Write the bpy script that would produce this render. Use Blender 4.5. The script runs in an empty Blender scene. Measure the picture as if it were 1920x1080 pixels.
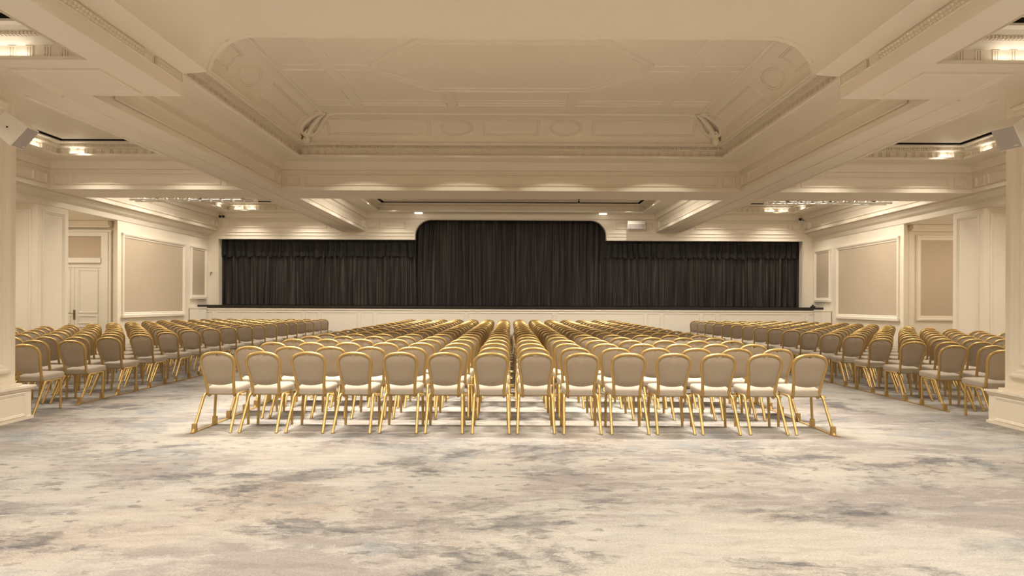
import bpy, math, random
from mathutils import Vector as V
C = bpy.context.scene
COL = C.collection
PI = math.pi

# ------------------------------------------------------------------ camera
cam_d = bpy.data.cameras.new('camera')
cam = bpy.data.objects.new('camera', cam_d); COL.objects.link(cam)
cam.location = (0, 0, 1.5)
cam.rotation_euler = (PI/2, -0.0045, 0)
cam_d.sensor_width = 36; cam_d.lens = 24
cam_d.shift_x = 3/1920; cam_d.shift_y = 28/1920
cam_d.clip_end = 200
C.camera = cam
# ------------------------------------------------------------------ world, exposure
w = bpy.data.worlds.new('world'); C.world = w; w.use_nodes = True
w.node_tree.nodes['Background'].inputs[0].default_value = (1, .9, .75, 1)
w.node_tree.nodes['Background'].inputs[1].default_value = 0.02
C.view_settings.view_transform = 'Standard'; C.view_settings.look = 'None'
C.view_settings.exposure = 0.64; C.view_settings.gamma = 1; C.view_settings.use_curve_mapping = False
C.cycles.use_denoising = True
C.cycles.max_bounces = 8; C.cycles.diffuse_bounces = 6
C.cycles.sample_clamp_indirect = 6
# ------------------------------------------------------------------ lights
WARM = (1.0, .91, .775)
SP = 76
YC_ = 15.85
def area(name, loc, sx, sy, power, rot=(0, 0, 0), col=WARM, spread=180):
    d = bpy.data.lights.new(name, 'AREA'); d.shape = 'RECTANGLE'; d.size = sx; d.size_y = sy
    d.energy = power; d.color = col; d.spread = math.radians(spread)
    o = bpy.data.objects.new(name, d); COL.objects.link(o); o.location = loc; o.rotation_euler = rot
    return o
def spot(name, loc, target, power, cone=60, blend=.4, r=.05, col=WARM):
    d = bpy.data.lights.new(name, 'SPOT'); d.energy = power; d.color = col
    d.spot_size = math.radians(cone); d.spot_blend = blend; d.shadow_soft_size = r
    o = bpy.data.objects.new(name, d); COL.objects.link(o); o.location = loc
    o.rotation_euler = (V(target)-V(loc)).to_track_quat('-Z', 'Y').to_euler()
    return o
# ceiling lamps of the part of the room behind and above the camera
for y in (-4.5, -1, 2.5, 5.8):
    for x in (-2.4, 2.4):
        area('vault_lamp', (x, y, 4.86), .5, .5, 96 if y < 5 else 74, spread=133)
for s in (-1, 1):
    for y in (-3.5, 0, 3.5, 6.0):
        area('aisle_lamp', (s*7.4, y, 4.36), .4, .4, 76, spread=140)
    # fill lamps added out of sight in the side coffers, middle tray and stage bay
    area('coffer_fill', (s*8.4, 10.3, 5.0), 1.6, .8, 110)
    area('coffer_fill', (s*8.4, 19.6, 5.0), 1.6, 1.6, 120)
    area('tray_fill', (s*2.3, 9.7, 5.50), 2.0, .5, 150, spread=80)
    area('stage_bay_fill', (s*2.6, 20.0, 5.0), 1.6, 1.6, 160)
    area('recess_lamp', (s*12.6, 17.6, 3.76), .6, .6, 27)
    area('recess_lamp', (s*12.6, 12.5, 3.76), .6, .6, 40)
    # downlight spots hidden in the slots round the coffers, they graze the lower friezes
    for y in (10.2, 12.0, 13.8, 18.0, 19.75, 21.5, 23.25):
        spot('slot_spot', (s*9.74, y, 5.05), (s*9.9, y, 0), SP*(.68 if y > 17 else 1), 110, .6, .03)
    for x in (7.3, 9.55):
        spot('slot_spot', (s*x, 14.92, 5.05), (s*x, 15.1, 0), SP, 110, .6, .03)
        spot('slot_spot', (s*x, 24.05, 5.05), (s*x, 24.2, 0), SP, 110, .6, .03)
    spot('slot_spot', (s*4.2, 24.05, 5.05), (s*4.2, 24.2, 0), SP*.5, 110, .6, .03)
    for x in (1.1, 3.4):
        spot('tray_fill_spot', (s*x, YC_-1.6, 5.50), (s*x, YC_-1.6, 0), SP*.8, 110, .15, .03)  # added under the slotless tray, without fixtures, to brighten the far fascia
    for y in (18.6, 20.6, 22.6):
        spot('slot_spot', (s*4.4, y, 5.05), (s*4.5, y, 0), SP*.7, 110, .6, .03)
# cornice uplights: (x, y, z)
UP = []
for s in (-1, 1):
    UP += [(s*9.75, 15.31, 'y'), (s*10.155, 14.6, 'x'), (s*9.75, 24.455, 'y'), (s*10.155, 23.8, 'x'), (s*9.3, 24.455, 'y')]
for x, y, ax in UP:
    area('cornice_uplight', (x, y, 4.804), .30 if ax == 'y' else .02, .02 if ax == 'y' else .30, .34, (PI, 0, 0))
for s in (-1, 1):
    for dx in (5.5, 5.28):
        area('cornice_uplight', (s*dx, 7.315, 4.134), .2, .02, .14, (PI, 0, 0))

# ------------------------------------------------------------------ materials
def mat(name, col, rough=.6, metal=0, noise=0, nscale=8, bump=0, bscale=60, emit=None, spec=.5):
    m = bpy.data.materials.new(name); m.use_nodes = True
    nt = m.node_tree; b = nt.nodes['Principled BSDF']
    b.inputs['Base Color'].default_value = (*col, 1); b.inputs['Roughness'].default_value = rough
    b.inputs['Metallic'].default_value = metal
    b.inputs['Specular IOR Level'].default_value = spec
    tc = nt.nodes.new('ShaderNodeTexCoord')
    if noise:
        n = nt.nodes.new('ShaderNodeTexNoise'); n.inputs['Scale'].default_value = nscale; n.inputs['Detail'].default_value = 4
        nt.links.new(tc.outputs['Object'], n.inputs['Vector'])
        r = nt.nodes.new('ShaderNodeMix'); r.data_type = 'RGBA'
        r.inputs['A'].default_value = (*[c*(1-noise) for c in col], 1); r.inputs['B'].default_value = (*[min(1, c*(1+noise)) for c in col], 1)
        nt.links.new(n.outputs['Fac'], r.inputs['Factor']); nt.links.new(r.outputs['Result'], b.inputs['Base Color'])
    if bump:
        n2 = nt.nodes.new('ShaderNodeTexNoise'); n2.inputs['Scale'].default_value = bscale; n2.inputs['Detail'].default_value = 3
        nt.links.new(tc.outputs['Object'], n2.inputs['Vector'])
        bp = nt.nodes.new('ShaderNodeBump'); bp.inputs['Strength'].default_value = bump; bp.inputs['Distance'].default_value = .01
        nt.links.new(n2.outputs['Fac'], bp.inputs['Height']); nt.links.new(bp.outputs['Normal'], b.inputs['Normal'])
    if emit:
        b.inputs['Emission Color'].default_value = (*emit[0], 1); b.inputs['Emission Strength'].default_value = emit[1]
    return m
M = {}
M['paint'] = mat('cream paint', (.82, .745, .625), .55, noise=.02, nscale=2)
M['trim'] = mat('trim paint', (.82, .75, .635), .45, noise=.02, nscale=3)
M['white'] = mat('white lacquer', (.80, .75, .66), .4, noise=.015, nscale=3)
M['relief'] = mat('ornament relief', (.72, .64, .52), .6, noise=.05, nscale=30, bump=.9, bscale=26)
M['fabric_wall'] = mat('wall fabric', (.53, .435, .325), .9, noise=.04, nscale=5, bump=.15, bscale=300)
M['gold'] = mat('gold lacquered metal', (.50, .34, .13), .40, metal=.7, noise=.05, nscale=20)
M['seat_fabric'] = mat('seat fabric', (.37, .318, .255), .85, noise=.05, nscale=14, bump=.1, bscale=400)
M['back_fabric'] = mat('back fabric', (.37, .302, .228), .8, noise=.05, nscale=14, bump=.1, bscale=400)
M['dark'] = mat('dark void', (.012, .01, .01), .9, noise=.1)
M['black'] = mat('black plastic', (.02, .02, .02), .5, noise=.1)
M['stage_floor'] = mat('dark stage boards', (.016, .012, .010), .35, noise=.3, nscale=12)
M['speaker'] = mat('white speaker shell', (.82, .77, .69), .4, noise=.02)
M['grille'] = mat('grey speaker grille', (.46, .42, .40), .7, metal=.2, noise=.08, nscale=120, bump=.3, bscale=300)
M['steel'] = mat('truss aluminium', (.75, .72, .66), .3, metal=.8, noise=.05)
M['lamp'] = mat('lit lamp', (1, .95, .85), .4, emit=((1, .93, .8), 3.0), noise=.01)
M['brass'] = mat('dark brass', (.22, .15, .07), .35, metal=.8, noise=.1)

def curtain_mat(name, a, b):  # vertical colour streaks imitate lit folds and the dark between them
    m = mat(name, a, .6, spec=.35); nt = m.node_tree; bs = nt.nodes['Principled BSDF']
    tc = nt.nodes.new('ShaderNodeTexCoord'); mp = nt.nodes.new('ShaderNodeMapping')
    mp.inputs['Scale'].default_value = (15, 15, .3)
    nt.links.new(tc.outputs['Object'], mp.inputs['Vector'])
    n = nt.nodes.new('ShaderNodeTexNoise'); n.inputs['Scale'].default_value = 1.3; n.inputs['Detail'].default_value = 5
    nt.links.new(mp.outputs['Vector'], n.inputs['Vector'])
    r = nt.nodes.new('ShaderNodeValToRGB')
    r.color_ramp.elements[0].position = .47; r.color_ramp.elements[0].color = (*a, 1)
    r.color_ramp.elements[1].position = .72; r.color_ramp.elements[1].color = (*b, 1)
    nt.links.new(n.outputs['Fac'], r.inputs['Fac']); nt.links.new(r.outputs['Color'], bs.inputs['Base Color'])
    return m
M['curtain'] = curtain_mat('charcoal curtain', (.010, .008, .0075), (.066, .054, .046))
M['valance'] = curtain_mat('black valance', (.007, .0055, .0055), (.019, .015, .014))

def carpet_mat():
    m = bpy.data.materials.new('abstract carpet'); m.use_nodes = True
    nt = m.node_tree; b = nt.nodes['Principled BSDF']; L = nt.links
    b.inputs['Roughness'].default_value = .95; b.inputs['Specular IOR Level'].default_value = .1
    geo = nt.nodes.new('ShaderNodeTexCoord')
    def mp(sx, sy, off=(0, 0, 0), rot=0):
        n = nt.nodes.new('ShaderNodeMapping'); n.inputs['Scale'].default_value = (sx, sy, 1)
        n.inputs['Location'].default_value = off; n.inputs['Rotation'].default_value = (0, 0, rot)
        L.new(geo.outputs['Object'], n.inputs['Vector']); return n.outputs['Vector']
    def noise(vec, sc, det=6, rough=.6, dist=0):
        n = nt.nodes.new('ShaderNodeTexNoise'); n.inputs['Scale'].default_value = sc; n.inputs['Detail'].default_value = det
        n.inputs['Roughness'].default_value = rough; n.inputs['Distortion'].default_value = dist
        L.new(vec, n.inputs['Vector']); return n.outputs['Fac']
    def ramp(fac, *st):
        r = nt.nodes.new('ShaderNodeValToRGB'); e = r.color_ramp.elements
        while len(e) < len(st): e.new(.5)
        for k, (p, c) in enumerate(st):
            e[k].position = p; e[k].color = (c, c, c, 1) if not isinstance(c, tuple) else (*c, 1)
        L.new(fac, r.inputs['Fac']); return r.outputs['Color']
    def mix(f, a, c, mode='MIX'):
        x = nt.nodes.new('ShaderNodeMix'); x.data_type = 'RGBA'; x.blend_type = mode
        for s, v in (('Factor', f), ('A', a), ('B', c)):
            if isinstance(v, tuple): x.inputs[s].default_value = (*v, 1)
            elif isinstance(v, (int, float)): x.inputs[s].default_value = v
            else: L.new(v, x.inputs[s])
        return x.outputs['Result']
    def mul(a, c):
        x = nt.nodes.new('ShaderNodeMath'); x.operation = 'MULTIPLY'
        for k, v in enumerate((a, c)):
            if isinstance(v, (int, float)): x.inputs[k].default_value = v
            else: L.new(v, x.inputs[k])
        return x.outputs[0]
    # ragged domain: coordinates pushed about by finer noise so the painted edges fray
    wn = nt.nodes.new('ShaderNodeTexNoise'); wn.inputs['Scale'].default_value = 8; wn.inputs['Detail'].default_value = 7; wn.inputs['Roughness'].default_value = .7
    L.new(mp(.7, 1.6), wn.inputs['Vector'])
    wv = nt.nodes.new('ShaderNodeVectorMath'); wv.operation = 'MULTIPLY_ADD'; wv.inputs[1].default_value = (.34, .22, 0)
    L.new(wn.outputs['Color'], wv.inputs[0]); L.new(geo.outputs['Object'], wv.inputs[2])
    def wp(sx, sy, off, rot=0):
        n = nt.nodes.new('ShaderNodeMapping'); n.inputs['Scale'].default_value = (sx, sy, 1)
        n.inputs['Location'].default_value = off; n.inputs['Rotation'].default_value = (0, 0, rot)
        L.new(wv.outputs['Vector'], n.inputs['Vector']); return n.outputs['Vector']
    base = ramp(noise(mp(.5, .7), .9, 5), (.3, (.80, .69, .565)), (.5, (.83, .755, .645)), (.7, (.79, .735, .655)))
    mauve = ramp(noise(wp(.60, .85, (3, 1, 0), .2), .80, 11, .74, .5), (.475, 0.), (.555, 1.))
    c = mix(mul(mauve, .64), base, (.47, .395, .365))
    blue = ramp(noise(wp(.62, .85, (11, 5, 0), -.25), .95, 11, .74, .9), (.545, 0.), (.61, 1.))
    c = mix(mul(blue, .72), c, (.51, .52, .51))
    light = ramp(noise(wp(.42, 1.2, (21, 7, 0), .3), 1.35, 10, .72, 2.6), (.545, 0.), (.59, 1.))
    c = mix(mul(light, .7), c, (.85, .78, .68))
    warm = ramp(noise(wp(.6, .8, (31, 17, 0), .1), .7, 6, .6, .4), (.56, 0.), (.68, 1.))
    c = mix(mul(warm, .5), c, (.78, .62, .49))
    slate = ramp(noise(wp(.62, .80, (5, 31, 0), .15), 1.0, 12, .78, .4), (.525, 0.), (.60, 1.))
    streak = ramp(noise(wp(1.6, 7, (2, 3, 0), .15), 1.8, 8, .7, .4), (.34, .45), (.60, 1.))
    c = mix(mul(mul(slate, streak), .9), c, (.20, .185, .19))
    # leaf-like dabs lying along swirls
    vo = nt.nodes.new('ShaderNodeTexVoronoi'); vo.inputs['Scale'].default_value = 7.5
    L.new(wp(.8, 1.25, (0, 0, 0), .6), vo.inputs['Vector'])
    dab = ramp(vo.outputs['Distance'], (.16, 1.), (.30, 0.))
    zone = ramp(noise(mp(.45, .6, (41, 13, 0)), .7, 3), (.47, 0.), (.53, 1.))
    c = mix(mul(mul(dab, zone), .75), c, (.36, .325, .30))
    wv2 = nt.nodes.new('ShaderNodeTexWave'); wv2.inputs['Scale'].default_value = 2.2; wv2.inputs['Distortion'].default_value = 9; wv2.inputs['Detail'].default_value = 3
    wv2.wave_type = 'RINGS'; L.new(mp(.5, .8, (7, 3, 0)), wv2.inputs['Vector'])
    zone2 = ramp(noise(mp(.4, .5, (61, 23, 0)), .8, 3), (.52, 0.), (.60, 1.))
    c = mix(mul(mul(ramp(wv2.outputs['Fac'], (.62, 0.), (.9, 1.)), zone2), .35), c, (.86, .80, .70))
    # brush streaks and pile grain
    st = ramp(noise(wp(1.1, 6, (9, 2, 0), .2), 1.6, 8, .7, .8), (.30, .66), (.70, 1.10))
    c = mix(.7, c, mix(1., c, st, 'MULTIPLY'))
    gr = ramp(noise(mp(1, 1), 70, 4, .85), (.3, .62), (.7, 1.22))
    c = mix(.8, c, mix(1., c, gr, 'MULTIPLY'))
    c = mix(1., c, (.45, .465, .49), 'MULTIPLY')
    L.new(c, b.inputs['Base Color'])
    bp = nt.nodes.new('ShaderNodeBump'); bp.inputs['Strength'].default_value = .4; bp.inputs['Distance'].default_value = .01
    L.new(noise(mp(1, 1), 260, 2), bp.inputs['Height']); L.new(bp.outputs['Normal'], b.inputs['Normal'])
    return m
M['carpet'] = carpet_mat()

# ------------------------------------------------------------------ mesh builder
class MB:
    def __init__(s): s.v = []; s.f = []
    def quad(s, a, b, c, d):
        i = len(s.v); s.v += [tuple(a), tuple(b), tuple(c), tuple(d)]; s.f.append((i, i+1, i+2, i+3)); return s
    def poly(s, pts):
        i = len(s.v); s.v += [tuple(p) for p in pts]; s.f.append(tuple(range(i, i+len(pts)))); return s
    def box(s, x0, x1, y0, y1, z0, z1):
        i = len(s.v)
        s.v += [(x0,y0,z0),(x1,y0,z0),(x1,y1,z0),(x0,y1,z0),(x0,y0,z1),(x1,y0,z1),(x1,y1,z1),(x0,y1,z1)]
        s.f += [(i,i+3,i+2,i+1),(i+4,i+5,i+6,i+7),(i,i+1,i+5,i+4),(i+1,i+2,i+6,i+5),(i+2,i+3,i+7,i+6),(i+3,i,i+4,i+7)]
        return s
    def obox(s, o, U, W, N, u0, u1, w0, w1, n0, n1):
        i = len(s.v)
        for n in (n0, n1):
            for (a, b) in ((u0,w0),(u1,w0),(u1,w1),(u0,w1)):
                s.v.append(tuple(o+U*a+W*b+N*n))
        s.f += [(i,i+3,i+2,i+1),(i+4,i+5,i+6,i+7),(i,i+1,i+5,i+4),(i+1,i+2,i+6,i+5),(i+2,i+3,i+7,i+6),(i+3,i,i+4,i+7)]
        return s
    def loft(s, loops, closed=True, cap=False):
        i = len(s.v); n = len(loops[0])
        for l in loops: s.v += [tuple(p) for p in l]
        for a in range(len(loops)-1):
            for k in range(n if closed else n-1):
                k2 = (k+1) % n
                s.f.append((i+a*n+k, i+a*n+k2, i+(a+1)*n+k2, i+(a+1)*n+k))
        if cap:
            s.f.append(tuple(i+k for k in range(n))[::-1]); s.f.append(tuple(i+(len(loops)-1)*n+k for k in range(n)))
        return s
    def tube(s, pts, r, n=8, cap=True, ry=None):
        pts = [V(p) for p in pts]; loops = []; up = None
        for k, p in enumerate(pts):
            t = (pts[min(k+1, len(pts)-1)]-pts[max(k-1, 0)]).normalized()
            if up is None:
                up = V((0, 0, 1)) if abs(t.z) < .9 else V((0, 1, 0))
            a = t.cross(up)
            if a.length < 1e-5: a = t.cross(V((1, 0, 0)))
            a.normalize(); up = a.cross(t).normalized()
            rr = r[k] if isinstance(r, (list, tuple)) else r
            loops.append([p + a*(rr*math.cos(2*PI*q/n)) + up*((ry or rr)*math.sin(2*PI*q/n)) for q in range(n)])
        return s.loft(loops, True, cap)
    def frame(s, o, U, W, N, w, h, t, d):
        """raised picture-frame moulding on a plane; o is its outer lower-left corner"""
        prof = [(0, 0), (.0, .7*d), (.18*t, d), (.40*t, d), (.55*t, .55*d), (.80*t, .55*d), (.9*t, .3*d), (t, 0)]
        loops = []
        for a, n in prof:
            loops.append([o+U*a+W*a+N*n, o+U*(w-a)+W*a+N*n, o+U*(w-a)+W*(h-a)+N*n, o+U*a+W*(h-a)+N*n])
        return s.loft(loops, True)
    def ring(s, x0, x1, y0, y1, prof):
        return s.loft([[(x0+p, y0+p, z), (x1-p, y0+p, z), (x1-p, y1-p, z), (x0+p, y1-p, z)] for p, z in prof], True)
    def ringu(s, x0, x1, y0, y1, prof):
        return s.loft([[(x0+p, y0, z), (x0+p, y1-p, z), (x1-p, y1-p, z), (x1-p, y0, z)] for p, z in prof], False)
    def sides2(s, x0, x1, y0, y1, prof):
        for e in (1, -1):
            xe = x0 if e > 0 else x1
            s.loft([[(xe+e*p, y0, z), (xe+e*p, y1, z)] for p, z in prof], False)
        return s
    def build(s, name, m, parent=None, smooth=False, **kw):
        me = bpy.data.meshes.new(name); me.from_pydata(s.v, [], s.f); me.validate(); me.update()
        me.materials.append(M[m])
        if smooth:
            me.polygons.foreach_set('use_smooth', [True]*len(me.polygons))
        o = bpy.data.objects.new(name, me); COL.objects.link(o)
        if parent: o.parent = parent
        for k, v in kw.items(): o[k] = v
        return o
def empty(name, loc=(0, 0, 0), rz=0, **kw):
    o = bpy.data.objects.new(name, None); COL.objects.link(o); o.location = loc; o.rotation_euler = (0, 0, rz)
    o.empty_display_size = .1
    for k, v in kw.items(): o[k] = v
    return o
def fix_parent(ch, par):
    ch.parent = par; ch.location = V(ch.location) - V(par.location)
def catmull(pts, n=4):
    P = [V(p) for p in pts]; out = []
    for i in range(len(P)-1):
        a, b, c, d = P[max(i-1, 0)], P[i], P[i+1], P[min(i+2, len(P)-1)]
        for k in range(n):
            t = k/n
            out.append(.5*((2*b)+(c-a)*t+(2*a-5*b+4*c-d)*t*t+(3*b-a-3*c+d)*t**3))
    out.append(P[-1]); return out
def smooth_by_angle(o, ang=40):
    me = o.data
    me.polygons.foreach_set('use_smooth', [True]*len(me.polygons))
    me.set_sharp_from_angle(angle=math.radians(ang))

X, Y, Z = V((1, 0, 0)), V((0, 1, 0)), V((0, 0, 1))
S = dict(kind='structure')
# room constants
ZS = 4.10                      # beam soffits
XI, XO = 5.31, 6.22            # longitudinal beam faces
XB = 10.70                     # outer beam face
XW = 11.05                     # side wall plane
XE = 13.7                      # end of the side aisles
YA, YB, YC, YD = 7.36, 8.65, 15.85, 17.15
YW = 25.0                      # stage wall
YS = 24.1                      # stage front
Y0 = -7.0

# ------------------------------------------------------------------ floor and shell
fl = MB().quad((-XE, Y0, 0), (XE, Y0, 0), (XE, YW+1.2, 0), (-XE, YW+1.2, 0)).build('floor', 'carpet', **S)
fl['label'] = 'abstract cream, mauve and slate patterned carpet across the hall'
MB().box(-XE, XE, Y0-.2, Y0, 0, 6).build('wall_front', 'paint', **S)
MB().box(-XE-.3, XE+.3, Y0-.3, YW+1.5, 6.0, 6.1).build('roof', 'dark', **S)
for s, nm in ((-1, 'left'), (1, 'right')):
    MB().box(min(s*XE, s*(XE+.2)), max(s*XE, s*(XE+.2)), Y0, YW+1.2, 0, 6).build('wall_outer_'+nm, 'paint', **S)
MB().box(-XE, XE, YW+1.2, YW+1.3, 0, 6).build('wall_behind_stage', 'dark', **S)

# ------------------------------------------------------------------ ceiling
ceil = empty('ceiling', **S)
ceil['label'] = 'cream coffered plaster ceiling with beams, cornices and a coved central tray'
def plate(x0, x1, y0, y1, z=ZS, name='beam_soffit', th=.03):
    MB().box(x0, x1, y0, y1, z, z+th).build(name, 'paint', ceil)
for s in (-1, 1):
    a = lambda p, q: (min(s*p, s*q), max(s*p, s*q))
    plate(*a(XI+.001, XO-.001), YB, YC); plate(*a(XI+.001, XO-.001), YD, YW)      # long beams
    plate(*a(4.171, 4.569), Y0, YA)                           # near long beams
    plate(*a(4.171, XW), YA+.001, YB-.001)                    # near cross beam
    plate(*a(XI, XW), YC+.001, YD-.001)                   # far cross beam ends
    plate(*a(XB+.001, XW+.0), YB, YC); plate(*a(XB+.001, XW), YD, YW); plate(*a(XB+.001, XW), Y0, YA)
    plate(*a(XW+.2, XE), Y0, YW, 3.785, 'aisle_ceiling')
plate(-XI+.001, XI-.001, YC+.001, YD-.001)
# soffit beads
for s in (-1, 1):
    for x in (5.66, 6.12):
        MB().box(min(s*x, s*(x+.035)), max(s*x, s*(x+.035)), YB, YW, ZS-.018, ZS).build('soffit_bead', 'trim', ceil)
    x0 = -5.62 if s < 0 else 4.6
    MB().frame(V((x0, 7.62, ZS)), X, Y, -Z, 1.02, .88, .06, .035).build('soffit_panel', 'trim', ceil)

PROF = [(0, 4.10), (0, 4.185), (-.03, 4.20), (-.03, 4.562), (.045, 4.57), (.06, 4.63), (.08, 4.70), (.10, 4.745), (.28, 4.75), (.30, 4.742),
        (.56, 4.745), (.585, 4.76), (.585, 4.80), (.50, 4.80), (.50, 4.925), (.53, 4.935), (.555, 4.95), (.555, 5.0), (.63, 5.005), (.64, 5.02), (.72, 5.03), (.72, 5.05)]
PROFN = [(.04, 4.10), (.04, 4.125), (0, 4.128), (0, 4.25), (.06, 4.262), (.10, 4.285), (.16, 4.292), (.16, 4.33), (.24, 4.335), (.28, 4.36), (.36, 4.37), (.36, 4.395)]
def sides_of(x0, x1, y0, y1):
    return {'far': (V((x0, y1, 0)), X, -Y, x1-x0), 'near': (V((x0, y0, 0)), X, Y, x1-x0),
            'left': (V((x0, y0, 0)), Y, X, y1-y0), 'right': (V((x1, y0, 0)), Y, -X, y1-y0)}
def bay(x0, x1, y0, y1, where, sides, near=False, panels=True, slot=True, mode='ring'):
    prof = PROFN if near else PROF
    mb = MB()
    if mode == 'ring': mb.ring(x0, x1, y0, y1, prof)
    elif mode == 'u': mb.ringu(x0, x1, y0, y1, prof)
    else:                                    # before the stage wall: the wall itself is the frieze of the far side
        mb.sides2(x0, x1, y0, y1, prof[:5]); mb.ring(x0, x1, y0, y1, prof[4:])
    c = mb.build('cornice', 'trim', ceil, label='stepped plaster cornice '+where)
    top = prof[-1]
    # hidden riser of the cornice up to the roof void
    if mode != 'u': MB().ring(x0, x1, y0, y1, [(top[0]-.02, top[1]), (top[0]-.02, 5.9)]).build('void_lining', 'dark', ceil)
    if slot:
        g = .09
        zc = top[1]+.02
        MB().box(x0+top[0]+g, x1-top[0]-g, y0+top[0]+g, y1-top[0]-g, zc, zc+.05).build('coffer_panel', 'paint', ceil)
    dn, tg = MB(), MB()
    for k, (o, U, N, L) in sides_of(x0, x1, y0, y1).items():
        if k not in sides: continue
        pd, z0, z1 = (.16, 4.294, 4.328) if near else (.555, 4.952, 4.998)
        n = int((L-2*pd)/.041)
        for i in range(n):
            u = pd+.02+i*.041
            dn.obox(o, U, Z, N, u, u+.023, z0, z1, pd, pd+(.045 if near else .06))
        pt, z0, z1 = (0, 4.129, 4.248) if near else (.50, 4.802, 4.922)
        n = int((L-2*pt)/.187)
        for i in range(n):
            u = pt+.05+i*.187
            if near:
                b = MB()
                for q in range(3): b.obox(o, U, Z, N, u+q*.028, u+q*.028+.016, z0+.005, z1-.012, pt, pt+.014)
                b.obox(o, U, Z, N, u-.006, u+.078, z1-.012, z1, pt, pt+.018)
                b.build('triglyph', 'trim', c)
            else:
                for q in range(3): tg.obox(o, U, Z, N, u+q*.028, u+q*.028+.016, z0+.004, z1-.004, pt, pt+.022)
        if panels and not near:
            if mode == 'stage' and k == 'far':
                lay = ((.12, .30), (.52, .96), (L-1.48, .96), (L-.42, .30)) if L > 9 else ((.10, .30), (.52, L-1.04), (L-.40, .30))
            else: lay = ((.10, .30), (.52, L-1.04), (L-.40, .30))
            for (u, wd) in lay:
                MB().frame(o+U*u+Z*4.215-N*(.03 if not (mode == 'stage' and k == 'far') else 0), U, Z, N, wd, .245, .045, .035).build('frieze_panel', 'trim', c)
    dn.build('dentils', 'trim', c, kind='stuff')
    if tg.v: tg.build('triglyph_band', 'trim', c, kind='stuff')
    return c
bay(-XI, XI, YB, YC, 'around the central tray', ('far', 'left', 'right'), slot=False, mode='u')
bay(-XI, XI, YD, YW, 'of the middle bay before the stage', ('far', 'left', 'right'), mode='stage')
for s, nm in ((-1, 'left'), (1, 'right')):
    x0, x1 = (-XB, -XO) if s < 0 else (XO, XB)
    ss = ('far', 'left') if s < 0 else ('far', 'right')
    bay(x0, x1, YB, YC, 'of the %s coffer behind the near pillar' % nm, ss)
    bay(x0, x1, YD, YW, 'of the %s coffer beside the stage' % nm, ss, mode='stage')
    x0, x1 = (-XB, -4.57) if s < 0 else (4.57, XB)
    bay(x0, x1, Y0, YA, 'of the nearest %s coffer' % nm, ('far',), near=True)

# near vault (smooth wide arch over the camera)
half = [(4.17, 4.10), (4.17, 4.262), (4.185, 4.264), (4.185, 4.378), (4.17, 4.38), (3.85, 4.41), (3.85, 4.43)]
for k in range(1, 13):
    a = k/12*PI/2
    half.append((3.85-.55*(1-math.cos(a)), 4.43+.46*math.sin(a)))
def arch(prof, y0, y1, name):
    full = [(-x, z) for x, z in prof]+[(x, z) for x, z in prof[::-1]]
    o = MB().loft([[(x, y0, z) for x, z in full], [(x, y1, z) for x, z in full]], False).build(name, 'paint', ceil)
    smooth_by_angle(o, 30); return o
arch(half, Y0, YB, 'vault')
edge = [(x-.007, z-.007) for x, z in half[5:]]
arch(edge, YB, YB+.10, 'vault_edge')
full = [(-x, z) for x, z in half]+[(x, z) for x, z in half[::-1]]
b = MB()
for (xa, za), (xb, zb) in zip(full[:-1], full[1:]):
    b.quad((xa, YB, za), (xb, YB, zb), (xb, YB, 5.6), (xa, YB, 5.6))
b.build('vault_end', 'paint', ceil)
MB().quad((-4.2, YB, 5.6), (4.2, YB, 5.6), (4.2, YB, 5.95), (-4.2, YB, 5.95)).build('void_lining', 'dark', ceil)
for s in (-1, 1):
    MB().box(min(s*4.165, s*4.18), max(s*4.165, s*4.18), Y0, 7.75, 4.268, 4.374).build('ornament_band', 'relief', ceil)
    MB().box(min(s*4.155, s*4.18), max(s*4.155, s*4.18), 8.0, 8.6, 4.268, 4.374).build('ornament_block', 'relief', ceil)
    rel = MB()
    for i in range(int((YB-.05-1.5)/.06)):
        y = 1.5+i*.06
        if 7.75 < y+.05 and y < 8.0: continue
        for q in range(2):
            zc, yc_ = 4.297+q*.048, y+.03*q
            xx, tip = s*4.165, s*4.142
            P = [(xx, yc_, zc-.022), (xx, yc_+.026, zc), (xx, yc_, zc+.022), (xx, yc_-.026, zc)]
            i0 = len(rel.v); rel.v += P+[(tip, yc_, zc)]
            rel.f += [(i0+k, i0+(k+1) % 4, i0+4) for k in range(4)]
    rel.build('leaf_relief', 'trim', ceil, kind='stuff')
    for z in (4.255, 4.378):
        MB().box(min(s*4.150, s*4.17), max(s*4.150, s*4.17), Y0, YB, z, z+.010).build('fascia_bead', 'trim', ceil)

# central tray: cove and flat panelled ceiling
cp = []
for k in range(0, 15):
    a = k/14*PI/2
    cp.append((1.29-.60*math.cos(a), 5.04+.49*math.sin(a)))
cp.insert(0, (.70, 5.0))
cove = MB().ringu(-XI, XI, YB, YC, cp).build('cove', 'paint', ceil); smooth_by_angle(cove, 30)
MB().box(-XI+1.28, XI-1.28, YB+.02, YC-1.28, 5.53, 5.56).build('tray_panel', 'paint', ceil)
MB().ringu(-XI, XI, YB, YC, [(1.23, 5.522), (1.24, 5.505), (1.28, 5.50), (1.31, 5.512), (1.32, 5.53)]).build('tray_bead', 'trim', ceil)
ZT = 5.53
def bead_path(pts, name, closed=True, r=.017):
    P = [V(p) for p in pts]
    if closed: P = P+[P[0], P[1]]
    b = MB()
    for a, c in zip(P[:-1], P[1:]):
        if closed and c == P[1] and a == P[0] and b.v and len(P) > 3 and False: break
        b.tube([a, c], r, 6)
        if closed and len(b.f) and c == P[-2]: break
    return b.build(name, 'trim', ceil)
yc = 11.72
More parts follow.
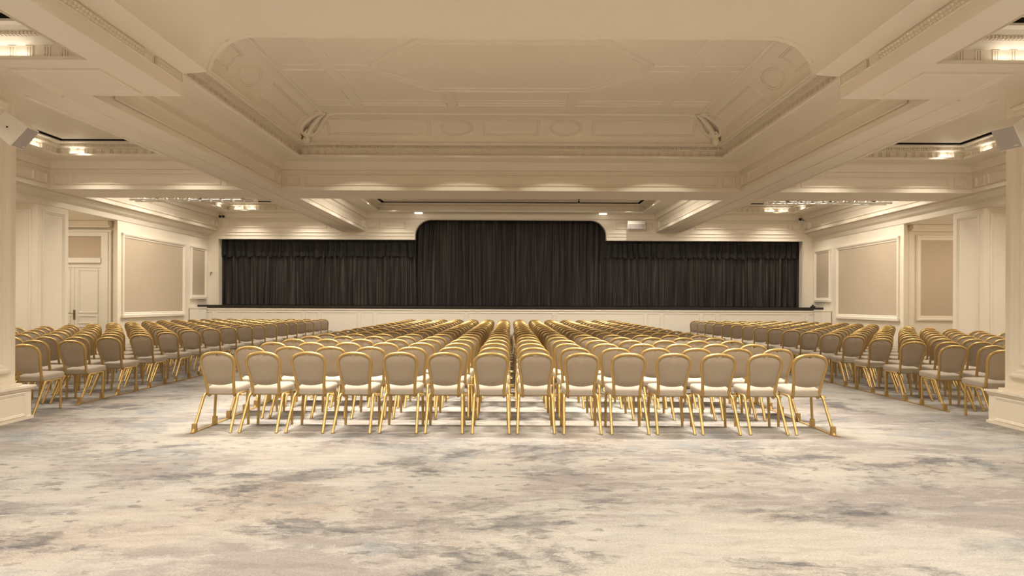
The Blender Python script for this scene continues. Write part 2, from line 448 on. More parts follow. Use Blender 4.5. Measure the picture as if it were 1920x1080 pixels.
def octo(k):
    a, bb, h, g = 2.36-k*.7, 1.48-k*.35, 1.26-k, .23-k*.18
    return [(-a, yc-g, ZT), (-bb, yc-h, ZT), (bb, yc-h, ZT), (a, yc-g, ZT), (a, yc+g, ZT), (bb, yc+h, ZT), (-bb, yc+h, ZT), (-a, yc+g, ZT)]
bead_path(octo(0), 'tray_moulding'); bead_path(octo(.17), 'tray_moulding')
XT = XI-1.34; YT0, YT1 = YB+1.34, YC-1.34
def rect(x0, x1, y0, y1): bead_path([(x0, y0, ZT), (x1, y0, ZT), (x1, y1, ZT), (x0, y1, ZT)], 'tray_moulding')
def poly(*p): bead_path([(x, y, ZT) for x, y in p], 'tray_moulding')
for s in (-1, 1):
    for t in (-1, 1):
        yy = lambda d: yc+t*d
        poly((s*XT, yy(.13)), (s*3.24, yy(.13)), (s*3.24, yy(1.88)), (s*XT, yy(1.88)))
        poly((s*3.02, yy(.13)), (s*2.42, yy(.13)), (s*2.40, yy(.25)), (s*1.50, yy(1.30)), (s*1.31, yy(1.30)), (s*1.31, yy(1.88)), (s*3.02, yy(1.88)))
        poly((s*XT, yy(2.06)), (s*3.24, yy(2.06)), (s*3.24, yy(2.22)), (s*XT, yy(2.22)))
        poly((s*3.02, yy(2.06)), (s*1.31, yy(2.06)), (s*1.31, yy(2.22)), (s*3.02, yy(2.22)))
for t in (-1, 1):
    poly((-1.11, yc+t*1.32), (1.11, yc+t*1.32), (1.11, yc+t*1.88), (-1.11, yc+t*1.88))
    poly((-1.11, yc+t*2.06), (1.11, yc+t*2.06), (1.11, yc+t*2.22), (-1.11, yc+t*2.22))
# mouldings bent onto the cove
def cove_pt(side, u, v):
    """u: along the side, v in 0..1 up the cove"""
    a = v*PI/2; p = 1.29-.60*math.cos(a)-.0; z = 5.04+.49*math.sin(a)
    p += .006*math.cos(a); z -= .006*math.sin(a)
    if side == 'far': return V((u, YC-p, z))
    if side == 'left': return V((-XI+p, u, z))
    return V((XI-p, u, z))
def cove_line(side, uv, name='cove_moulding'):
    P = [cove_pt(side, u, v) for u, v in uv]; P.append(P[0])
    MB().tube(P, .016, 6, False).build(name, 'trim', ceil)
def cove_rect(side, u0, u1, v0=.22, v1=.68):
    n = 7
    e = [(u0+(u1-u0)*k/12, v0) for k in range(12)]+[(u1, v0+(v1-v0)*k/n) for k in range(n)]
    e += [(u1-(u1-u0)*k/12, v1) for k in range(12)]+[(u0, v1-(v1-v0)*k/n) for k in range(n)]
    cove_line(side, e)
    d, dv = .05, .035
    cove_line(side, [(u0+d+(u1-u0-2*d)*k/12, v0+dv) for k in range(12)]+[(u1-d, v0+dv+(v1-v0-2*dv)*k/n) for k in range(n)]
              + [(u1-d-(u1-u0-2*d)*k/12, v1-dv) for k in range(12)]+[(u0+d, v1-dv-(v1-v0-2*dv)*k/n) for k in range(n)])
def cove_oval(side, u, ru=.36, v=.45, rv=.24):
    for k in (1, .85):
        cove_line(side, [(u+ru*k*math.cos(2*PI*i/32), v+rv*k*math.sin(2*PI*i/32)) for i in range(32)])
cove_rect('far', -4.05, -1.78); cove_rect('far', 1.78, 4.05); cove_rect('far', -.62, .62)
cove_oval('far', -1.2); cove_oval('far', 1.2)
for sd in ('left', 'right'):
    cove_rect(sd, YB+.9, yc-.75); cove_rect(sd, yc+.62, YC-1.35); cove_oval(sd, yc-.05)
# corner scroll ornaments
def cartouche(sx):
    b = MB()
    def T(u, w, n): # u sideways, w up the cove diagonal, n out
        a = min(max(w, 0), 1)*PI/2
        p = .72+.02+.60*(1-math.cos(a)); z = 5.04+.49*math.sin(a)
        c = V((sx*(XI-p), YC-p, z)); side = V((1, sx*-1*-1 if sx < 0 else -1, 0)).normalized() if False else V((1, -sx*-1, 0)).normalized()
        side = V((1, -sx, 0)).normalized() if sx > 0 else V((1, 1, 0)).normalized()
        out = V((-sx*.6, -.6, -.53))
        return c+side*u+out*n
    def leaf(pts, r, flat=.5):
        b.tube([T(*p) for p in catmull(pts, 5)], r if not isinstance(r, list) else r, 8)
    def taper(pts, r0, r1, r2):
        P = catmull(pts, 5); n = len(P)
        R = [r0+(r1-r0)*min(1, 2*k/n) if k < n/2 else r1+(r2-r1)*(2*k/n-1) for k in range(n)]
        b.tube([T(*p) for p in P], R, 8)
    taper([(0, .02, .04), (0, .1, .08), (0, .2, .07)], .07, .09, .06)            # base block
    taper([(0, .18, .06), (0, .35, .10), (0, .62, .10), (0, .85, .06), (0, .98, .05)], .05, .055, .03)
    for s in (-1, 1):
        taper([(s*.03, .2, .06), (s*.15, .3, .07), (s*.20, .48, .07), (s*.16, .72, .06), (s*.10, .92, .05), (s*.05, 1.0, .04)], .03, .06, .025)
        taper([(s*.06, .38, .09), (s*.09, .30, .10), (s*.04, .27, .11), (0, .32, .12)], .02, .028, .015)
        taper([(s*.06, .97, .05), (s*.13, .99, .05), (s*.18, .93, .05), (s*.22, .95, .03)], .03, .028, .015)
        taper([(s*.04, .02, .03), (s*.12, .06, .04), (s*.13, .14, .04)], .035, .03, .015)
    taper([(-.12, .26, .07), (0, .22, .11), (.12, .26, .07)], .02, .04, .02)
    o = b.build('corner_scroll', 'trim', ceil, True, label='carved scroll ornament in the %s corner of the cove' % ('left' if sx < 0 else 'right'))
for s in (-1, 1): cartouche(s)

# ------------------------------------------------------------------ side walls
for s, nm in ((-1, 'left'), (1, 'right')):
    wl = empty('wall_'+nm, **S); wl['label'] = 'cream %s side wall with framed fabric panels and piers' % nm
    def mir(b):
        if s > 0:
            b.v = [(-x, y, z) for x, y, z in b.v]; b.f = [f[::-1] for f in b.f]
        return b
    # built for the left side (negative x), mirrored for the right
    mir(MB().box(-XE, -XW, 19.64, YW, 0, 4.08)).build('wall_block', 'paint', wl)
    mir(MB().quad((-XW, 19.19, 0), (-XW, 19.64, 0), (-XW, 19.64, 4.08), (-XW, 19.19, 4.08)).quad((-XW, 19.19, 0), (-XW-.40, 19.63, 0), (-XW-.40, 19.63, 4.08), (-XW, 19.19, 4.08))).build('splayed_reveal', 'paint', wl)
    # header with cove moulding under the outer beam
    hp = [(-XB-.10, 4.10), (-XB-.10, 4.06), (-XB-.16, 4.04), (-XB-.22, 3.97), (-XB-.32, 3.93), (-XB-.33, 3.92), (-XW+.018, 3.92), (-XW+.018, 3.78), (-XW-.21, 3.78)]
    mir(MB().loft([[(x, Y0, z) for x, z in hp], [(x, YW, z) for x, z in hp]], False)).build('header_moulding', 'trim', wl)
    def wall_panel(y0, y1, z0, z1, lab, t=.13):
        p = mir(MB().frame(V((-XW, y0, z0)), Y, Z, X, y1-y0, z1-z0, t, .06)).build('panel_frame', 'trim', wl, label=lab)
        mir(MB().box(-XW-.0, -XW+.012, y0+t*.9, y1-t*.9, z0+t*.9, z1-t*.9)).build('fabric_panel', 'fabric_wall', p)
        mir(MB().box(-XW, -XW+.075, y0-.03, y1+.03, z0-.03, z0+.04).box(-XW, -XW+.07, y0-.02, y1+.02, z1-.03, z1+.02)).build('panel_ledge', 'trim', p)
    wall_panel(19.38, 23.1, 1.06, 3.43, 'large framed beige fabric panel')
    wall_panel(23.55, 24.75, 1.62, 3.42, 'narrow framed beige fabric panel', .12)
    # pier between the bays
    mir(MB().box(-XW-1.25, -XW, 15.95, 17.05, 0, 3.80)).build('pier', 'paint', wl)
    mir(MB().frame(V((-XW, 16.1, .5)), Y, Z, X, .80, 3.15, .08, .03)).build('pier_panel', 'trim', wl)
    mir(MB().frame(V((-XW-1.1, 15.95, .5)), X, Z, -Y, .95, 3.15, .08, .03)).build('pier_panel', 'trim', wl)
    mir(MB().box(-XW-1.29, -XW+.04, 15.91, 17.09, 0, .16)).build('pier_base', 'trim', wl)
    mir(MB().box(-XW-.0, -XW+.03, 19.19, YW, 0, .16)).build('skirting', 'trim', wl)
    yn = 19.62
    px = lambda p: (p-957)*yn/1280
    pz = lambda v, p: 1.5+(568-(v-.0045*(p-957)))*yn/1280
    # niche back wall above the door head
    mir(MB().box(-XE, -XW-.40, yn-.001, yn+.2, 0, 3.78)).build('niche_wall', 'paint', wl)
    mir(MB().box(-XE, -XW-.36, yn-.28, yn, 3.66, 3.78).box(-XE, -XW-.38, yn-.18, yn, 3.60, 3.66)).build('niche_cornice', 'trim', wl)
    if s > 0:
        p = MB().frame(V((px(1716), yn, 1.03)), X, Z, -Y, XE-px(1716)-.2, 2.47, .16, .07).build('panel_frame', 'trim', wl, label='framed beige fabric panel in the recess')
        MB().box(px(1716)+.15, XE-.35, yn-.012, yn, 1.17, 3.36).build('fabric_panel', 'fabric_wall', p)

# door in the left recess
yn = 19.62
px = lambda p: (p-957)*yn/1280
pz = lambda v, p: 1.5+(568-(v-.0045*(p-957)))*yn/1280
dr = empty('door_1', (px(141.5), yn, 0), **S); dr['label'] = 'cream panelled double door with fabric transom in the left recess'
def dpart(b, name, m, par=None, **kw):
    o = b.build(name, m, None, **kw); fix_parent(o, dr) if par is None else None
    if par is not None:
        o.parent = par; o.location = V(o.location)-V(dr.location)-V(par.location)+V(dr.location) if False else V((0, 0, 0)) - V((0, 0, 0))
    return o
xr, xl = px(193), px(90)
x_out = px(211); x_outl = 2*px(141.5)-x_out
ztop = pz(433, 160); zd = pz(502, 160)
b = MB()
for (x0, x1) in ((xr, x_out), (x_outl, xl)):
    b.box(x0, x1, yn-.10, yn, 0, ztop)
    b.box(x0+.05, x1-.07, yn-.13, yn-.1, 0, ztop-.05)
b.box(xl, xr, yn-.098, yn, ztop-.16, ztop).box(x_outl-.03, x_out+.03, yn-.14, yn, ztop-.04, ztop+.02)
b.box(xl, xr, yn-.14, yn, pz(493, 160), pz(484, 160)).box(xl, xr, yn-.05, yn, zd, pz(493, 160))
dpart(b, 'door_frame', 'white')
dpart(MB().box(xl, xr, yn-.03, yn, pz(484, 160), ztop-.16), 'transom_panel', 'fabric_wall')
xm = px(141.5)
for sgn in (-1, 1):
    xa, xb = (xm+.004, xr) if sgn > 0 else (xl, xm-.004)
    lf = MB().box(xa, xb, yn-.045, yn, 0.01, zd-.01).build('door_leaf', 'white')
    fix_parent(lf, dr)
    m0 = .13
    for (z0, z1) in ((pz(587, 160), zd-.04), (pz(607, 160), pz(591, 160)), (.2, pz(611, 160))):
        p = MB().frame(V((xa+m0*.8, yn-.045, z0)), X, Z, -Y, xb-xa-2*m0*.8, z1-z0, .06, .025).build('door_panel', 'white')
        p.parent = lf
hz = pz(590, 141)
h = MB().box(xm-.028, xm+.028, yn-.06, yn-.045, hz-.14, hz+.14).tube([(xm, yn-.06, hz+.03), (xm, yn-.10, hz+.03), (xm-.11, yn-.10, hz+.03)], .010, 6).build('door_handle', 'brass')
fix_parent(h, dr); h['label'] = 'dark brass lever handle'

# ------------------------------------------------------------------ near pillars
def pillar(s, nm):
    p = empty('pillar', (s*6.9, 8.0, 0), **S); p['label'] = 'cream panelled pillar on a pedestal at the %s edge' % nm
    def part(b, name, m='paint'):
        o = b.build(name, m); fix_parent(o, p); return o
    mx = lambda a, b: (min(s*a, s*b), max(s*a, s*b))
    part(MB().box(*mx(6.25, 7.5), 7.40, 8.62, .42, ZS), 'shaft')
    part(MB().frame(V((s*6.25, 7.52, .60)), Y, Z, V((-s, 0, 0)), .98, 3.36, .11, .055), 'shaft_panel', 'trim')
    part(MB().frame(V((s*6.25, 7.68, .76)), Y, Z, V((-s, 0, 0)), .66, 3.04, .04, .025), 'shaft_panel', 'trim')
    for (yy, N) in ((7.40, -Y), (8.62, Y)):
        part(MB().frame(V((mx(6.25, 7.5)[0]+.12, yy, .60)), X, Z, N, 1.01, 3.36, .10, .035), 'shaft_panel', 'trim')
    part(MB().box(*mx(6.13, 7.62), 7.28, 8.74, 0, .37), 'pedestal')
    part(MB().box(*mx(6.09, 7.66), 7.24, 8.78, .40, .425).box(*mx(6.11, 7.64), 7.26, 8.76, .37, .40).box(*mx(6.2, 7.55), 7.35, 8.67, .425, .455), 'pedestal_cap', 'trim')
    part(MB().frame(V((s*6.13, 7.38, .04)), Y, Z, V((-s, 0, 0)), 1.26, .31, .04, .012), 'pedestal_panel', 'trim')
    part(MB().box(*mx(6.11, 7.64), 7.26, 8.76, 0, .035), 'pedestal_foot', 'trim')
pillar(-1, 'left'); pillar(1, 'right')

# ------------------------------------------------------------------ stage wall, stage, curtains
wb = empty('wall_back', **S); wb['label'] = 'cream stage wall with a wide curtained opening and raised middle arch'
XJ, XM, ZJ, ZM = 10.69, 3.51, 3.81, 4.55
def slab(b, x0, x1, z0, z1): b.box(x0, x1, YW, YW+.3, z0, z1)
b = MB()
slab(b, -XE, -XJ, 0, 4.60); slab(b, XJ, XE, 0, 4.60)
for s in (-1, 1):
    slab(b, min(s*XJ, s*XM), max(s*XJ, s*XM), ZJ, 4.60)
b.build('wall_face', 'trim', wb)
b = MB()
pts = [(-XM, 3.95)]
for k in range(0, 13):
    a = k/12*PI/2
    pts.append((-XM+.60*(1-math.cos(a)), 3.97+(ZM-3.97)*math.sin(a)))
pts += [(-x, z) for x, z in pts[::-1]]
for (xa, za), (xb, zb) in zip(pts[:-1], pts[1:]):
    for yy in (YW, YW+.3):
        b.quad((xa, yy, za), (xb, yy, zb), (xb, yy, 4.60), (xa, yy, 4.60))
    b.quad((xa, YW, za), (xb, YW, zb), (xb, YW+.3, zb), (xa, YW+.3, za))
b.build('arch_face', 'trim', wb)
# trim line round the opening
b = MB()
op = [(-XJ, 1.385), (-XJ, ZJ), (-XM, ZJ), (-XM, 3.95)]+pts[1:-1]+[(XM, 3.95), (XM, ZJ), (XJ, ZJ), (XJ, 1.385)]
b.tube([(x, YW-.012, z) for x, z in op], .022, 6)
b.build('opening_bead', 'white', wb)
b = MB()
for s in (-1, 1):
    for z, d in ((4.05, .03), (3.93, .022)):
        b.box(min(s*(XW), s*(XM+.05)), max(s*XW, s*(XM+.05)), YW-d, YW, z, z+.02)
b.build('wall_moulding', 'white', wb)

st = empty('stage', (0, YS, 0), label='long raised stage with white panelled front and dark floor edge', category='stage')
def spart(b, name, m, **kw):
    o = b.build(name, m, **kw); fix_parent(o, st); return o
spart(MB().box(-XW+.01, XW-.01, YS+.02, YW+1.18, 0, 1.275), 'stage_front', 'white')
spart(MB().box(-XW+.01, XW-.01, YS-.02, YW+1.18, 1.275, 1.385), 'stage_floor', 'stage_floor', label='dark stage floor and edge')
spart(MB().box(-XW+.01, XW-.01, YS-.01, YS+.02, 1.215, 1.275), 'edge_rail', 'white')
PX = [(877, 1038), (1043, 1208), (1213, 1238), (1243, 1312), (1317, 1342), (1347, 1510), (1514, 1540)]
for a, c in PX:
    for q in ((a, c),) if a < 900 else ((a, c), (1915-c, 1915-a)):
        x0, x1 = [(p-957.5)*YS/1280 for p in q]
        spart(MB().frame(V((x0, YS+.02, .22)), X, Z, -Y, x1-x0, .95, .06, .022), 'fascia_panel', 'white')
for s in (-1, 1):
    pl = empty('stair_plinth', (s*10.86, 23.72, 0), label='small white plinth at the %s end of the stage front' % ('left' if s < 0 else 'right'), category='plinth')
    for bb, n in ((MB().box(-.15, .15, -.28, .33, 0, 1.26), 'plinth_body'), (MB().box(-.165, .165, -.30, .345, 1.26, 1.31), 'plinth_cap')):
        bb.build(n, 'white', pl)

def curtain(x0, x1, z0, z1, y, seed, name, m, scallop=False, amp=.085):
    rnd = random.Random(seed); n = int((x1-x0)/.03); xs = [x0+(x1-x0)*i/n for i in range(n+1)]
    # irregular pleats
    fold = []; x = x0
    while x < x1+.5:
        wd = rnd.uniform(.12, .34); fold.append((x, wd, rnd.uniform(.45, 1.0))); x += wd
    def off(x):
        for (a, wd, h) in fold:
            if a <= x < a+wd:
                t = (x-a)/wd
                return -amp*h*math.sin(PI*t)**1.3
        return 0
    rows = 7; loops = []
    for r in range(rows):
        t = r/(rows-1); L = []
        for x in xs:
            zb = z0
            if scallop: zb = z0+1.1*off(x)+.03
            z = zb+(z1-zb)*t
            L.append((x+.02*math.sin(3*x+5*t), y+off(x)*(1.1-.35*t)+.012*math.sin(9*x+3*t), z))
        loops.append(L)
    o = MB().loft(loops, False).build(name, m, None, True)
    return o
def top(o, **kw):
    for k, v in kw.items(): o[k] = v
top(curtain(-XJ-.15, -XM-.02, 1.40, 3.95, YW+.42, 1, 'stage_curtain', 'curtain'), label='black pleated curtain left of the arch, below a scalloped valance', category='curtain', group='stage curtains')
top(curtain(XM+.02, XJ+.15, 1.40, 3.95, YW+.42, 2, 'stage_curtain', 'curtain'), label='black pleated curtain right of the arch, below a scalloped valance', category='curtain', group='stage curtains')
top(curtain(-XM-.2, -.36, 1.40, 4.75, YW+.55, 3, 'stage_curtain', 'curtain'), label='left half of the tall black curtain under the arch', category='curtain', group='stage curtains')
top(curtain(-.40, XM+.2, 1.40, 4.75, YW+.60, 4, 'stage_curtain', 'curtain'), label='right half of the tall black curtain under the arch', category='curtain', group='stage curtains')
top(curtain(-XJ-.15, -XM+.0, 3.20, 3.98, YW+.33, 5, 'curtain_valance', 'valance', True), label='black scalloped valance above the left stage curtain', category='valance', group='stage valances')
top(curtain(XM-.0, XJ+.15, 3.20, 3.98, YW+.33, 6, 'curtain_valance', 'valance', True), label='black scalloped valance above the right stage curtain', category='valance', group='stage valances')

# ------------------------------------------------------------------ small fixtures
def orient(o, normal, up=(0, 0, 1)):
    n = V(normal).normalized(); r = V(up).cross(n).normalized(); u = n.cross(r)
    from mathutils import Matrix
    o.rotation_euler = Matrix((r, u, n)).transposed().to_euler()
def speaker(loc, normal, w, h, d, label, wall, bow=0, up=(0, 0, 1), gtop=.92):
    """local frame: x across, y up, z out of the grille"""
    s = empty('wall_speaker', loc, label=label, category='speaker', group='white wall speakers')
    orient(s, normal, up)
    n = 8
    def outline(k, zz):
        return [(-w/2*k, -h/2*k, zz), (w/2*k, -h/2*k, zz), (w/2*k, h/2*k, zz), (-w/2*k, h/2*k, zz)]
    MB().loft([outline(.80, -d), outline(.88, -d*.95), outline(.985, -.06), outline(1, -.03), outline(1, 0), outline(.955, .008)], True, True).build('cabinet', 'speaker', s)
    rows = []
    for i in range(n+1):
        x = -w/2*.93+w*.93*i/n
        rows.append([(x, -h/2*.90, .009), (x, -h/2*.92, .012+bow*(1-(2*i/n-1)**2)), (x, h/2*gtop, .012+bow*(1-(2*i/n-1)**2)), (x, h/2*gtop, .009)])
    MB().loft(rows, True, True).build('grille', 'grille', s)
    MB().box(w*.20, w*.36, -h*.36, -h*.32, .012+bow*.5, .020+bow*.6).build('badge', 'speaker', s)
    for sx in (-1, 1):
        MB().box(sx*w*.46-.012, sx*w*.46+.012, -.008, .008, -.16, -.144).build('side_bolt', 'black', s)
    # bracket back to the wall, drawn in the local frame
    inv = s.rotation_euler.to_matrix().inverted()
    a = inv @ (V(wall)-V(loc))
    MB().tube([V((0, 0, -d*.9)), V((0, 0, -d*.9))*.4+a*.6, a], .025, 8).build('bracket', 'speaker', s)
    return s
speaker((-5.63, 7.90, 3.38), (.762, .166, -.626), .275, .29, .30, 'white loudspeaker on the left pillar, tilted down', (-6.25, 7.80, 3.80), 0, (.619, .101, .779))
speaker((5.74, 7.90, 3.43), (-.796, -.241, -.556), .275, .29, .32, 'white loudspeaker on the right pillar, tilted down', (6.25, 7.95, 3.80), 0, (-.529, -.171, .831))
speaker((4.54, YW-.35, 4.33), (0, -1, -.05), .64, .30, .26, 'white loudspeaker on the stage wall, right of the arch', (4.54, YW, 4.36), .03, (0, 0, 1), .25)

def emergency(x, z, label):
    e = empty('emergency_light', (x, YW, z), label=label, category='light', group='twin emergency lights')
    MB().box(-.12, .12, -.05, 0, -.12, .0).build('housing', 'speaker', e)
    for sx in (-1, 1):
        b = MB().tube([(sx*.06, -.02, .04), (sx*.06, -.07, .035), (sx*.06, -.11, .02)], [.03, .045, .05], 10)
        b.build('lamp_head', 'black', e)
emergency(-10.55, 4.58, 'small twin-head emergency light above the left stage corner')
emergency(10.62, 4.57, 'small twin-head emergency light above the right stage corner')
for x, nm in ((-3.33, 'left'), (3.33, 'right')):
    e = empty('light_bar', (x, YW-.33, 4.735), label='short lit light bar on the cornice over the %s arch shoulder' % nm, category='light', group='light bars over the arch')
    MB().box(-.15, .15, -.03, .03, .0, .015).build('housing', 'speaker', e)
    MB().box(-.135, .135, -.045, .02, -.03, .0).build('diffuser', 'lamp', e)
e = empty('sprinkler', (1.70, 17.05, ZS), label='small dark sprinkler hanging from the cross beam', category='sprinkler')
MB().tube([(0, 0, 0), (0, 0, -.05)], .012, 8).build('stem', 'black', e)
MB().tube([(0, 0, -.05), (0, 0, -.09), (0, 0, -.10)], [.02, .04, .05], 10).build('head', 'black', e)
e = empty('wall_hook', (-10.96, YW, 2.57), label='tiny brass hook on the wall left of the curtain', category='hook')
MB().tube([(0, 0, 0), (0, -.05, 0)], .012, 8).build('stem', 'brass', e)
MB().tube([(.06, -.05, .0), (0, -.05, .0), (0, -.05, -.10)], .014, 8).build('arm', 'brass', e)
e = empty('cable_box', (10.72, YS+.10, 1.385), label='small black cable box on the stage edge at far right', category='box')
MB().box(-.07, .07, -.05, .05, 0, .05).box(-.03, .03, -.02, .02, .05, .10).build('body', 'black', e)

def truss(x0, x1, y, label):
    t = empty('lighting_truss', ((x0+x1)/2, y, 4.165), label=label, category='truss', group='lighting trusses')
    L = (x1-x0)/2; hh, dd = .28, .14
    for (yy, zz) in ((-dd, 0), (dd, 0), (0, hh)):
        MB().tube([(-L, yy, zz), (L, yy, zz)], .022, 8).build('chord', 'steel', t)
    n = int(2*L/.28); br = MB()
    for i in range(n):
        a, c = -L+i*2*L/n, -L+(i+1)*2*L/n; m = (a+c)/2
        for yy in (-dd, dd):
            br.tube([(a, yy, 0), (m, 0, hh)], .011, 5).tube([(m, 0, hh), (c, yy, 0)], .011, 5)
        br.tube([(a, -dd, 0), (c, dd, 0)], .011, 5)
    br.build('bracing', 'steel', t)
    for i in range(3):
        x = -L*.75+i*L*.7
        MB().tube([(x, 0, hh), (x, 0, hh+.62)], .01, 6).build('hanger', 'steel', t)
        sp = MB().tube([(x+.2, .0, .20), (x+.2, .08, .12), (x+.2, .10, .10)], [.05, .06, .065], 10).build('spotlight', 'black', t)
truss(-10.0, -6.75, 18.05, 'aluminium lighting truss with spots in the left coffer')
truss(6.75, 10.0, 18.05, 'aluminium lighting truss with spots in the right coffer')

# ------------------------------------------------------------------ chairs
def yb(z): return .262-(z-.43)*.29        # the back leans towards the camera
HALF = [(.150, .405), (.156, .50), (.165, .60), (.180, .69), (.190, .75), (.193, .785), (.188, .82), (.174, .850), (.148, .875), (.104, .895), (.05, .905), (.0, .908)]
def hw(z):
    P = HALF
    for (xa, za), (xb, zb) in zip(P[:-1], P[1:]):
        if za <= z <= zb: return xa+(xb-xa)*(z-za)/(zb-za)
    return P[0][0] if z < P[0][1] else 0
def zf(x):
    P = HALF[5:]
    for (xa, za), (xb, zb) in zip(P[:-1], P[1:]):
        if xb <= x <= xa: return za+(zb-za)*(xa-x)/(xa-xb)
    return P[0][1]
def chair_parts(lo=False):
    """returns [(name, MB, material)] in local coordinates, rear feet at y = 0"""
    ns = 5 if lo else 8; nc = 2 if lo else 3
    out = []
    f = [(-x, yb(z), z) for x, z in HALF]+[(x, yb(z), z) for x, z in HALF[::-1][1:]]
    f = [(-.150, .30, .395)]+f+[(.150, .30, .395)]
    out.append(('back_frame', MB().tube(catmull(f, nc), .0185, ns, True), 'gold'))
    # upholstered back
    nu, nv = (8, 5) if lo else (20, 9); b = MB(); grids = []
    for side in (-1, 1):
        g = []
        for j in range(nv+1):
            v = j/nv; row = []
            for i in range(nu+1):
                u = -1+2*i/nu
                zb = .546-.026*(1-u*u); zbe = .546
                ze = zbe+(zf(.176)-.012-zbe)*v                # height of the pad's side edge in this row
                x = u*(hw(min(ze, .83))-.010)
                zt = zf(abs(u)*.176)-.012-.026*math.exp(-(u/.20)**2)
                z = zb+(zt-zb)*v
                e = (1-abs(u)**5)*(1-abs(2*v-1)**6)
                y = yb(z)+side*(.008+.020*e)
                row.append((x, y, z))
            g.append(row)
        grids.append(g)
    for g in grids: b.loft(g, False)
    edge = lambda g: [g[0][i] for i in range(nu+1)]+[g[j][nu] for j in range(1, nv+1)]+[g[nv][i] for i in range(nu-1, -1, -1)]+[g[j][0] for j in range(nv-1, 0, -1)]
    b.loft([edge(grids[0]), edge(grids[1])], True)
    out.append(('backrest', b, 'back_fabric'))
    # seat cushion
    def outl(ins, z, n=24 if not lo else 12):
        L = []
        for k in range(n):
            a = 2*PI*k/n; c, s = math.cos(a), math.sin(a); q = .28
            cx = math.copysign(abs(c)**q, c); cy = math.copysign(abs(s)**q, s)
            y = .465+(.225-ins)*cy
            wd = .178+(.215-.178)*(y-.24)/.45
            L.append((cx*(wd-ins), y, z+.012*(y-.465)/.225))
        return L
    lv = [(.02, .420), (.0, .429), (.0, .455), (.0, .484), (.010, .498), (.035, .505), (.09, .510), (.16, .512)]
    if lo: lv = [(.01, .422), (.0, .475), (.03, .503), (.12, .510)]
    out.append(('seat', MB().loft([outl(i, z) for i, z in lv], True, True), 'seat_fabric'))
    b = MB()
    for s in (-1, 1):
        b.tube([(s*.185, .28, .408), (s*.192, .60, .418)], .0125, ns)
    b.tube([(-.175, .285, .408), (.175, .285, .408)], .010, ns); b.tube([(-.19, .60, .416), (.19, .60, .416)], .010, ns)
    out.append(('seat_frame', b, 'gold'))
    for s in (-1, 1):
        r = catmull([(s*.188, .36, .41), (s*.192, .285, .408), (s*.196, .245, .385), (s*.200, .215, .33), (s*.212, .0, .0)], 1 if lo else 3)
        out.append(('leg', MB().tube(r, .017, ns), 'gold'))
        out.append(('leg', MB().tube([(s*.190, .595, .42), (s*.200, .585, .38), (s*.208, .56, 0)], .0165, ns), 'gold'))
    if not lo:
        b = MB()
        for z in (.395, .412):
            b.tube([(.19, .30, z), (.250, .30, z), (.264, .315, z), (.250, .33, z), (.19, .33, z)], .004, 5)
        out.append(('link_hook', b, 'gold'))
    return out
# chair positions
ORD = ['', 'first', 'second', 'third', 'fourth', 'fifth', 'sixth', 'seventh', 'eighth', 'ninth', 'tenth', 'eleventh', 'twelfth', 'thirteenth', 'fourteenth',
       'fifteenth', 'sixteenth', 'seventeenth', 'eighteenth', 'nineteenth']
rng = random.Random(7)
chairs = []     # x, y, rz, score, label, group
def rows(y0, n, p0, p1):
    ys = [y0]
    for k in range(n-1): ys.append(ys[-1]+p0+(p1-p0)*k/(n-2))
    return ys
YR_C = rows(7.80, 19, .95, .78)
YR_L = rows(8.94, 17, .97, .83)
YR_R = rows(8.66, 17, .97, .85)
XC = [-3.40+.530*i for i in range(14)]
for r, y in enumerate(YR_C):
    for i, x in enumerate(XC):
        vis = 1.0 if r == 0 else (.7 if i in (0, 13) else .35)
        chairs.append((x+rng.uniform(-.012, .012), y+rng.uniform(-.015, .015), rng.uniform(-.02, .02), vis/y**2,
                       'taupe gold-framed chair, %s from left in the %s row of the middle block' % (ORD[i+1], ORD[r+1] if r else 'nearest'), 'chairs in the middle block'))
for s, YR, xa, nm in ((-1, YR_L, -6.47, 'left'), (1, YR_R, 6.36, 'right')):
    for r, y in enumerate(YR):
        for i in range(9):
            x = xa+s*.525*i
            if abs(x) > (10.3 if y > 22.3 else 10.75): continue
            # only what the pillar leaves in sight
            if abs(x)*1280/(y+.3) > 945: continue
            vis = 1.0 if i == 0 else (.6 if r == 0 else .3)
            chairs.append((x+rng.uniform(-.008, .008), y+rng.uniform(-.02, .02), rng.uniform(-.025, .025), vis/y**2,
                           'taupe gold-framed chair, %s in from the aisle in the %s row of the %s block' % (ORD[i+1], ORD[r+1] if r else 'nearest', nm), 'chairs in the %s block' % nm))
chairs.sort(key=lambda c: -c[3])
N_IND = 300
proto = empty('banquet_chair')
pp = []
for n, b, m in chair_parts():
    o = b.build(n, m, proto); smooth_by_angle(o, 50); pp.append(o)
for k, (x, y, rz, sc, lab, grp) in enumerate(chairs[:N_IND]):
    if k == 0: root = proto
    else:
        root = proto.copy(); COL.objects.link(root)
        for p in pp:
            c = p.copy(); COL.objects.link(c); c.parent = root
    root.location = (x, y, 0); root.rotation_euler = (0, 0, rz)
    root['label'] = lab; root['category'] = 'chair'; root['group'] = grp
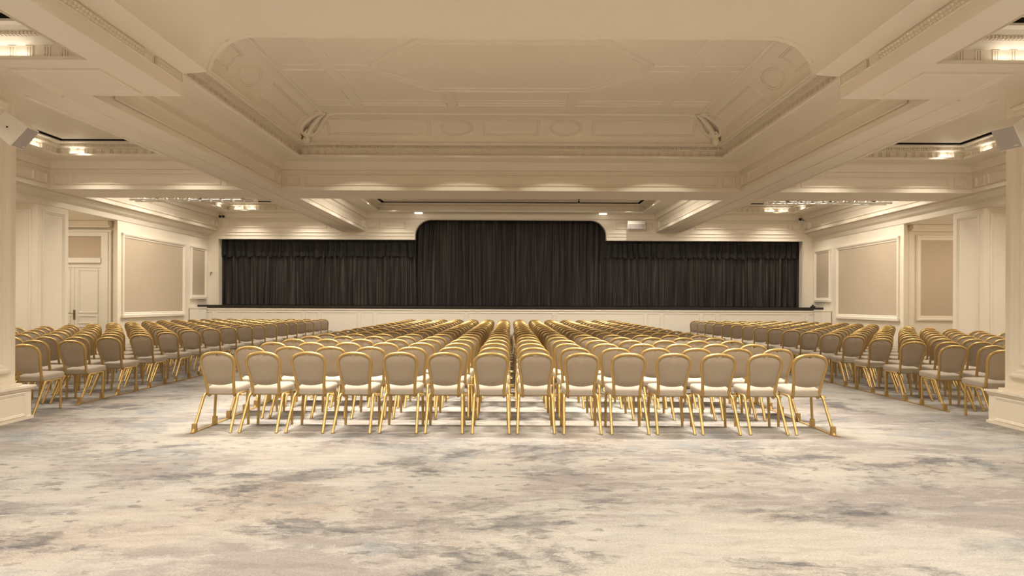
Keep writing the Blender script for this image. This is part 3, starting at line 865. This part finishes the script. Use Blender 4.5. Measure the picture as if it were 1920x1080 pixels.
# the smaller chairs of the far rows: one mass of real chairs
rest = chairs[N_IND:]
lo = chair_parts(True)
slots = ['gold', 'back_fabric', 'seat_fabric']
vs, fs, mi = [], [], []
for (x, y, rz, *_r) in rest:
    ca, sa = math.cos(rz), math.sin(rz)
    for n, b, m in lo:
        i0 = len(vs); k = slots.index(m)
        vs += [(x+vx*ca-vy*sa, y+vx*sa+vy*ca, vz) for vx, vy, vz in b.v]
        for f in b.f: fs.append(tuple(i+i0 for i in f)); mi.append(k)
me = bpy.data.meshes.new('far_chairs'); me.from_pydata(vs, [], fs); me.update()
for k in slots: me.materials.append(M[k])
me.polygons.foreach_set('material_index', mi)
fc = bpy.data.objects.new('far_chairs', me); COL.objects.link(fc); smooth_by_angle(fc, 50)
fc['kind'] = 'stuff'; fc['label'] = 'remaining taupe gold-framed chairs packed in the far rows'; fc['category'] = 'chairs'

# gold floor bars linking the aisle ends
def rail(x, ys, s, label):
    t = empty('floor_rail', (x, ys[0], 0), label=label, category='rail', group='gold floor rails along the aisles')
    y1 = ys[-1]-ys[0]+.62
    MB().box(-.022, .022, -.05, y1, 0.002, .010).build('rail_bar', 'gold', t)
    MB().poly([(-.03, -.05, .006), (.03, -.05, .006), (-s*-.06, -.11, .004)]).build('rail_tip', 'gold', t)
    sk = MB().box(-.026, .026, -.022, .022, .008, .10)
    sk.v = [(a*(1-.12*(c > .05)), b_+(.12*c if False else 0), c) for a, b_, c in sk.v]
    first = None
    for y in ys:
        for dy in (0.02, .56):
            if first is None: o = first = sk.build('leg_socket', 'gold', t)
            else: o = first.copy(); COL.objects.link(o); o.parent = t
            o.location = (0, y-ys[0]+dy, 0)
rail(XC[0]-.212, YR_C, -1, 'gold floor rail along the left edge of the middle block')
rail(XC[-1]+.212, YR_C, 1, 'gold floor rail along the right edge of the middle block')
rail(-6.47+.212, YR_L[1:], 1, 'gold floor rail along the aisle edge of the left block')
rail(6.36-.212, YR_R[1:], -1, 'gold floor rail along the aisle edge of the right block')
